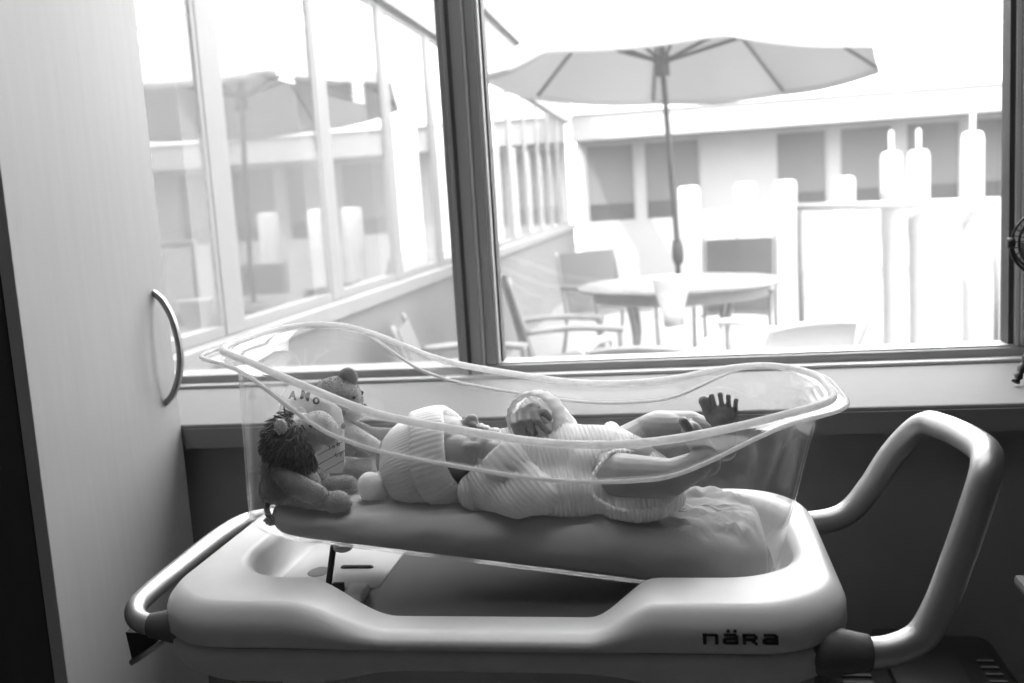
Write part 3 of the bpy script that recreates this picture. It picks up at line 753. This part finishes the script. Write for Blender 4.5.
for ex, ey in ((-.062, -.055), (.05, -.03), (.0, .055)):
    pts = catmull([(.582, 1.69, .985), (.582 + ex * .3, 1.69 + ey * .3, .95), (.582 + ex * .72, 1.69 + ey * .72, .90), (.582 + ex, 1.69 + ey, .8725)], 8)
    rs = [.0058 + .0014 * math.cos(i * 2.1) for i in range(len(pts))]; rs[-1] = .0068
    obj('leg', tube(pts, rs, 10), M['black_plastic'], fan)

# ------------------------------------------------------------------ dark things in the lower corner
vb = tag(empty('vented_case', (.33, 1.36, 0)), 'black vented plastic case on the floor behind the raised handle', 'case')
obj('shell', B(.185, .445, 1.20, 1.50, .0, .525, .03, 4), M['black_plastic'], vb, True, 40)
for k in range(9): obj('vent_slat', B(.205, .245, 1.26 + k * .02, 1.268 + k * .02, .5245, .528, .001), M['grey_plastic'], vb, False)
for k in range(7): obj('vent_slat', B(.395, .418, 1.27 + k * .02, 1.275 + k * .02, .5245, .528, .001), M['grey_plastic'], vb, False)
lid = B(.27, .37, 1.22, 1.48, .52, .536, .006); obj('lid', lid, M['black_plastic'], vb, True, 40)
M['grey_top'] = mat('grey table top', .16, .5, var=.04)
bt = tag(empty('side_table', (.62, 1.2, 0)), 'grey side table with rounded top at the edge beside the raised handle', 'table')
obj('table_top', B(.420, .85, 1.05, 1.325, .665, .680, .005), M['grey_top'], bt, True, 40)
for x, y in ((.80, 1.09), (.80, 1.30), (.50, 1.09), (.50, 1.30)): pass
obj('pedestal', tube([(.68, 1.19, .03), (.68, 1.19, .665)], .022, 16), M['grey_plastic'], bt)
obj('table_foot', B(.50, .84, 1.13, 1.25, 0, .03, .008), M['grey_plastic'], bt, True, 40)

# ------------------------------------------------------------------ courtyard
GZ = -.17
struct('ground', B(-9, 16, 2.1, 30, GZ - .1, GZ), M['paving'])
XW = -1.5
# the wing on the left: base wall, windows in a row with white frames
wing = tag(empty('building_wing', (XW, 9, GZ)), 'white building wing with a row of tall windows along the left of the courtyard', 'building')
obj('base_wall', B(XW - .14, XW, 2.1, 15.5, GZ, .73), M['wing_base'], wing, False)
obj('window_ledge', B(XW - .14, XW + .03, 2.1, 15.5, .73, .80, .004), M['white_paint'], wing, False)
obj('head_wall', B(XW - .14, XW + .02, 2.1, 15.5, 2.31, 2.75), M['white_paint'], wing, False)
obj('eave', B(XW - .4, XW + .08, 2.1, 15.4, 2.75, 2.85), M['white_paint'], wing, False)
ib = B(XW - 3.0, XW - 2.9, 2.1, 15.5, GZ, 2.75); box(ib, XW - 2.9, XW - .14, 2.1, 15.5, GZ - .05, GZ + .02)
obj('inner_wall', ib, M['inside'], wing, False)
ML = [2.15, 3.27, 4.38, 5.44, 6.50, 7.56, 8.62, 9.68, 10.74, 11.8, 12.86, 13.92, 14.98]
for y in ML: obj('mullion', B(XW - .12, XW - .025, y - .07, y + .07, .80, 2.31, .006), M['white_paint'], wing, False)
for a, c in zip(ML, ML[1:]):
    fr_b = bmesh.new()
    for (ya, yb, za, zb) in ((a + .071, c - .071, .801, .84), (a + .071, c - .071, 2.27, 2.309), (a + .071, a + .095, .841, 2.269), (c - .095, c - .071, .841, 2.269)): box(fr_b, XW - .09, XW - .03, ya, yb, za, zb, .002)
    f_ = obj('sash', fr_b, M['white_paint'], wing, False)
    obj('pane', B(XW - .042, XW - .037, a + .094, c - .094, .839, 2.271), M['glass_out'], f_, False)
    sb = bmesh.new()
    for k in range(20): box(sb, XW - .20, XW - .165, a + .1, c - .1, 2.29 - k * .026, 2.2925 - k * .026)
    for v in sb.verts: v.co.z += (v.co.x - (XW - .18)) * .5
    obj('slat_blind', sb, M['white_paint'], f_, False)
# far building
YF = 16.3
far = tag(empty('courtyard_building', (2, YF, GZ)), 'low white building with wide windows across the far side of the courtyard', 'building')
obj('low_wall', B(-1.48, 14, YF, YF + .2, GZ, .74), M['far_paint'], far, False)
obj('top_wall', B(-1.48, 14, YF, YF + .2, 2.03, 2.55), M['far_paint'], far, False)
obj('fascia', B(-1.48, 14, YF - .75, YF + .2, 2.06, 2.45), M['far_paint'], far, False)
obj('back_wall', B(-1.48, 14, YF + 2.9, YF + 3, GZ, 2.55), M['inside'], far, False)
rf = bmesh.new()
v = [rf.verts.new(p) for p in ((-1.48, YF - .8, 2.45), (14, YF - .8, 2.45), (14, YF + 5, 5.4), (-1.48, YF + 5, 5.4), (-1.48, YF - .8, 2.53), (14, YF - .8, 2.53), (14, YF + 5, 5.48), (-1.48, YF + 5, 5.48))]
for f in ((0, 1, 2, 3), (4, 7, 6, 5), (0, 4, 5, 1), (1, 5, 6, 2), (2, 6, 7, 3), (3, 7, 4, 0)): rf.faces.new([v[i] for i in f])
obj('roof', rf, M['roof'], far, False)
WX = [(-1.36, -.55), (-.43, .48), (1.62, 2.42), (2.58, 3.40), (3.56, 4.38), (4.54, 5.36), (6.3, 7.1), (7.26, 8.08), (8.24, 9.06)]
prev = -1.5
for a, c in WX:
    if a - prev > .005: obj('pier', B(prev, a, YF + .0, YF + .2, .74, 2.03), M['far_paint'], far, False)
    fb = bmesh.new()
    for (xa, xb, za, zb) in ((a, c, .742, .79), (a, c, 1.99, 2.028), (a, a + .04, .791, 1.989), (c - .04, c, .791, 1.989)): box(fb, xa, xb, YF + .02, YF + .09, za, zb, .003)
    f_ = obj('window_frame', fb, M['far_paint'], far, False)
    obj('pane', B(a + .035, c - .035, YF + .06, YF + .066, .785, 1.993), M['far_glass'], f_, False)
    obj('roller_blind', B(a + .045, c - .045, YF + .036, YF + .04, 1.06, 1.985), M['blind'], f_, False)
    prev = c
obj('pier', B(prev, 14, YF, YF + .2, .74, 2.03), M['far_paint'], far, False)

# umbrella
um = tag(empty('patio_umbrella', (.06, 7.0, GZ)), 'large pale canvas patio umbrella on a thin dark pole over the courtyard table', 'umbrella')
uc = Vector((.10, 7.0, 2.0)); UR = 1.34; NP = 8
tilt = Matrix.Rotation(math.radians(2.0), 4, 'Y') @ Matrix.Rotation(math.radians(-2.8), 4, 'X')
def up_(x, y, z): return uc + (tilt @ Vector((x, y, z)))
APEX = .84
def canopy_pt(a, t):
    k = a / (2 * PI / NP); fl_ = math.floor(k); u = k - fl_
    a0 = 2 * PI * fl_ / NP + .16; a1 = 2 * PI * (fl_ + 1) / NP + .16
    p = Vector((math.cos(a0), math.sin(a0))) * (1 - u) + Vector((math.cos(a1), math.sin(a1))) * u
    sag = .05 * math.sin(PI * u) * t
    return up_(p.x * UR * t - .12 * (1 - t), p.y * UR * t, APEX * (1 - t) ** 1.0 + .03 * math.sin(PI * t) - sag * .5)
rings = [[canopy_pt(2 * PI * k / 64, t) for k in range(64)] for t in (.05, .2, .4, .6, .8, 1.0)]
dn = Vector((0, 0, -.045)); rings.append([p + dn for p in rings[-1]])
cn = obj('canopy', loft(rings, True, True, False), M['canvas'], um, True, 25)
sd = cn.modifiers.new('t', 'SOLIDIFY'); sd.thickness = .003
hubp = up_(-.13, 0, .06)
foot = Vector((.03, 7.0, GZ + .02))
obj('pole', tube([foot, Vector((.025, 7.0, .9)), hubp, up_(-.12, 0, APEX + .02)], .019, 12), M['dark_metal'], um)
obj('crank_handle', tube([(.03, 6.985, .70), (.03, 6.985, .74), (.028, 6.985, .82), (.027, 6.985, .87)], [.03, .04, .04, .028], 12), M['dark_metal'], um)
obj('runner', tube([hubp + Vector((0, 0, -.09)), hubp + Vector((0, 0, .05))], .05, 14), M['dark_metal'], um)
for k in range(NP):
    a = 2 * PI * k / NP + .16; c_, s_ = math.cos(a), math.sin(a)
    f3 = lambda t, dz=-.018: up_(c_ * UR * t - .12 * (1 - t), s_ * UR * t, APEX * (1 - t) + .03 * math.sin(PI * t) + dz)
    rb = obj('rib', tube([f3(.03), f3(.35), f3(.7), f3(.99)], .014, 8), M['chair_frame'], um)
    obj('strut', tube([hubp, f3(.62)], .013, 8), M['dark_metal'], rb)
obj('umbrella_base', lathe([(.24, 0), (.24, .05), (.2, .07), (.04, .08), (.035, .3)], 32, (.03, 7.0, GZ)), M['white_resin'], um)
# table
tb = tag(empty('patio_table', (0, 7.05, GZ)), 'round grey patio table standing under the umbrella', 'table')
b = ringlathe([(.07, .545), (.66, .545), (.70, .552), (.705, .565), (.69, .575), (.07, .577)], 64, (.03, 7.0, 0)); obj('table_top', b, M['table_top'], tb, True, 40)
b = ringlathe([(.58, .47), (.6, .47), (.6, .5445), (.58, .5445)], 64, (.03, 7.0, 0)); obj('apron', b, M['chair_frame'], tb, True, 40)
for k in range(4):
    a = PI / 4 + k * PI / 2; x, y = .03 + .5 * math.cos(a), 7.0 + .5 * math.sin(a)
    obj('leg', tube(catmull([(x, y, .545), (x * .85, 7.0 + (y - 7.0) * .85, .2), (x * 1.1, 7.0 + (y - 7.0) * 1.1, GZ)], 6), .022, 8), M['chair_frame'], tb)
# chairs
def chair(name, loc, rz, label, m_seat, m_frame, hgt=.86, arm=True):
    """sling armchair, front towards -y before turning"""
    R = Matrix.Translation(loc) @ Matrix.Rotation(rz, 4, 'Z')
    t = empty(name, loc, label, 'chair')
    def tub_(pts, r=.014): 
        return tube([R @ Vector(p) for p in catmull(pts, 6)], r, 8)
    def panel(pts, wd_, th=.006):
        P = catmull(pts, 6); rings = []
        for i, p in enumerate(P):
            a_ = P[max(i - 1, 0)]; b_ = P[min(i + 1, len(P) - 1)]; d = (b_ - a_).normalized(); n_ = Vector((0, -d.z, d.y))
            w_ = wd_ if not callable(wd_) else wd_(i / (len(P) - 1))
            rings.append([R @ (p + Vector((sx * w_, 0, 0)) + n_ * sz * th + n_ * (.02 * (1 - sx * sx))) for sx, sz in ((-1, -1), (-.5, -1), (0, -1), (.5, -1), (1, -1), (1, 1), (.5, 1), (0, 1), (-.5, 1), (-1, 1))])
        return loft(rings, True, True, True)
    obj('seat', panel([(0, -.26, .42), (0, -.1, .40), (0, .2, .38)], .26), m_seat, t, True, 40)
    obj('backrest', panel([(0, .21, .39), (0, .27, .6), (0, .34, hgt)], .26), m_seat, t, True, 40)
    for s_ in (-1, 1):
        obj('leg', tub_([(s_ * .28, -.30, 0), (s_ * .28, -.28, .40), (s_ * .28, -.27, .60)]), m_frame, t)
        obj('leg', tub_([(s_ * .28, .34, 0), (s_ * .28, .24, .38), (s_ * .28, .36, hgt + .02)]), m_frame, t)
        if arm: obj('armrest', tub_([(s_ * .29, -.29, .60), (s_ * .29, 0, .63), (s_ * .29, .27, .62)], .02), m_frame, t)
    return t
chair('patio_chair', (-.66, 5.95, GZ), math.radians(105), 'grey sling patio chair side-on left of the round table', M['sling'], M['chair_frame'], .92)
chair('patio_chair', (.46, 7.85, GZ), math.radians(-10), 'dark grey patio chair behind the right half of the round table', M['sling'], M['chair_frame'], .96)
chair('patio_chair', (-.55, 8.3, GZ), math.radians(35), 'grey patio chair behind the left half of the round table', M['sling'], M['chair_frame'], .9)
chair('patio_chair', (-1.02, 4.85, GZ), math.radians(100), 'nearest grey patio chair at the lower left of the large window', M['sling'], M['chair_frame'], .80)
pt = tag(empty('pedestal_planter', (.0, 6.0, GZ)), 'white pedestal planter with a wide cup in front of the umbrella pole', 'planter')
obj('cup', lathe([(.05, .40), (.06, .48), (.085, .56), (.115, .68), (.125, .70), (.115, .70), (.105, .68), (.03, .64)], 28, (-.02, 6.0, 0)), M['white_resin'], pt)
obj('pedestal', lathe([(.19, GZ), (.19, GZ + .03), (.15, .06), (.10, .25), (.06, .39), (.05, .40)], 28, (-.01, 6.0, 0)), M['white_resin'], pt)
chair('patio_chair', (.62, 5.7, GZ), math.radians(200), 'white patio chair in front of the right half of the round table', M['white_resin'], M['white_resin'], .62)
chair('patio_chair', (-.12, 5.05, GZ), math.radians(170), 'low grey patio chair in front of the left half of the round table', M['chair_frame'], M['white_resin'], .62)
# white posts and rail on the right
def post(x, y, h, r, label, group):
    t = tag(empty('patio_post', (x, y, GZ)), label, 'post', group)
    obj('shaft', lathe([(r * .9, 0), (r * .9, h * .55), (r, h * .58), (r, h * .96), (r * .9, h * .99), (r * .6, h)], 20, (x, y, GZ)), M['white_resin'], t, True, 40)
    if r < .1: obj('spike', lathe([(r * .25, h), (r * .25, h + .14), (.01, h + .16)], 10, (x, y, GZ)), M['white_resin'], t, True, 40)
for x, h in ((1.68, 1.57), (1.88, 1.57), (2.27, 1.68)): post(x, 8.15, h, .082, 'white round-topped post rising through the thin pale rail', 'white posts at the pale rail')
for x in (.2, .85, 1.3, 1.95): post(x, 12.0, 1.42, .13, 'thick white post standing far back before the far building', 'thick white posts far back')
rl = tag(empty('patio_rail', (1.6, 8.0, GZ)), 'thin pale rail on end posts crossing the right of the courtyard', 'rail')
obj('rail_bar', tube([(.95, 8.0, 1.02), (1.6, 8.0, 1.0), (2.42, 8.0, .98)], .028, 10), M['white_resin'], rl)
for x in (.97, 2.40): obj('rail_end', tube([(x, 7.99, GZ), (x, 7.99, 1.0)], .025, 10), M['chair_frame'], rl)

# ------------------------------------------------------------------ light
W = bpy.data.worlds.new('overcast sky'); S.world = W; W.use_nodes = True
nt = W.node_tree; nt.nodes.clear()
o_ = nt.nodes.new('ShaderNodeOutputWorld'); bg = nt.nodes.new('ShaderNodeBackground'); nt.links.new(bg.outputs[0], o_.inputs[0])
tc = nt.nodes.new('ShaderNodeTexCoord'); sp = nt.nodes.new('ShaderNodeSeparateXYZ'); nt.links.new(tc.outputs['Generated'], sp.inputs[0])
cr = nt.nodes.new('ShaderNodeValToRGB'); nt.links.new(sp.outputs['Z'], cr.inputs[0])
cr.color_ramp.elements[0].position = 0; cr.color_ramp.elements[0].color = g3(.38); cr.color_ramp.elements[1].position = .8; cr.color_ramp.elements[1].color = g3(1)
nt.links.new(cr.outputs[0], bg.inputs[0]); bg.inputs[1].default_value = 9.5
def light(name, typ, loc, energy, rot=(0, 0, 0), **k):
    l = bpy.data.lights.new(name, typ); l.energy = energy
    for a, v in k.items(): setattr(l, a, v)
    o = bpy.data.objects.new(name, l); COL.objects.link(o); o.location = loc; o.rotation_euler = rot
    return o
sd_ = Vector((.50, .60, -.95))
su = light('sun', 'SUN', (-3, -5, 10), 7.0, angle=.01); su.rotation_euler = sd_.to_track_quat('-Z', 'Y').to_euler()
pl = light('window_portal', 'AREA', (-.39, 2.12, 1.68), 1.0, (-PI / 2, 0, 0), shape='RECTANGLE', size=2.2, size_y=1.66)
pl.data.cycles.is_portal = True
light('overhead_fill', 'AREA', (-.3, 1.10, 2.58), 9, (0, 0, 0), shape='RECTANGLE', size=1.8, size_y=.8)  # unseen fill light added overhead to brighten the hat and romper

# ------------------------------------------------------------------ camera
cam = bpy.data.cameras.new('camera'); co = bpy.data.objects.new('camera', cam); COL.objects.link(co); S.camera = co
cam.sensor_width = 36; cam.lens = 35; cam.clip_start = .05; cam.clip_end = 200
yaw, pit, rol = (math.radians(a) for a in (9.5, 8.0, 3.55))
f = Vector((-math.sin(yaw) * math.cos(pit), math.cos(yaw) * math.cos(pit), -math.sin(pit)))
r0 = f.cross(Vector((0, 0, 1))).normalized(); u0 = r0.cross(f)
R_ = r0 * math.cos(rol) - u0 * math.sin(rol); U_ = u0 * math.cos(rol) + r0 * math.sin(rol)
co.matrix_world = Matrix(((R_.x, U_.x, -f.x, 0), (R_.y, U_.y, -f.y, 0), (R_.z, U_.z, -f.z, 1.2), (0, 0, 0, 1)))
cam.dof.use_dof = True; cam.dof.focus_distance = 1.16; cam.dof.aperture_fstop = 5.6

S.cycles.use_denoising = True
S.cycles.max_bounces = 12; S.cycles.transparent_max_bounces = 40; S.cycles.diffuse_bounces = 6; S.cycles.glossy_bounces = 6
S.cycles.caustics_reflective = False; S.cycles.caustics_refractive = False; S.cycles.sample_clamp_indirect = 8
S.view_settings.view_transform = 'Standard'; S.view_settings.look = 'None'; S.view_settings.exposure = .45; S.view_settings.gamma = 1
S.view_settings.use_curve_mapping = False
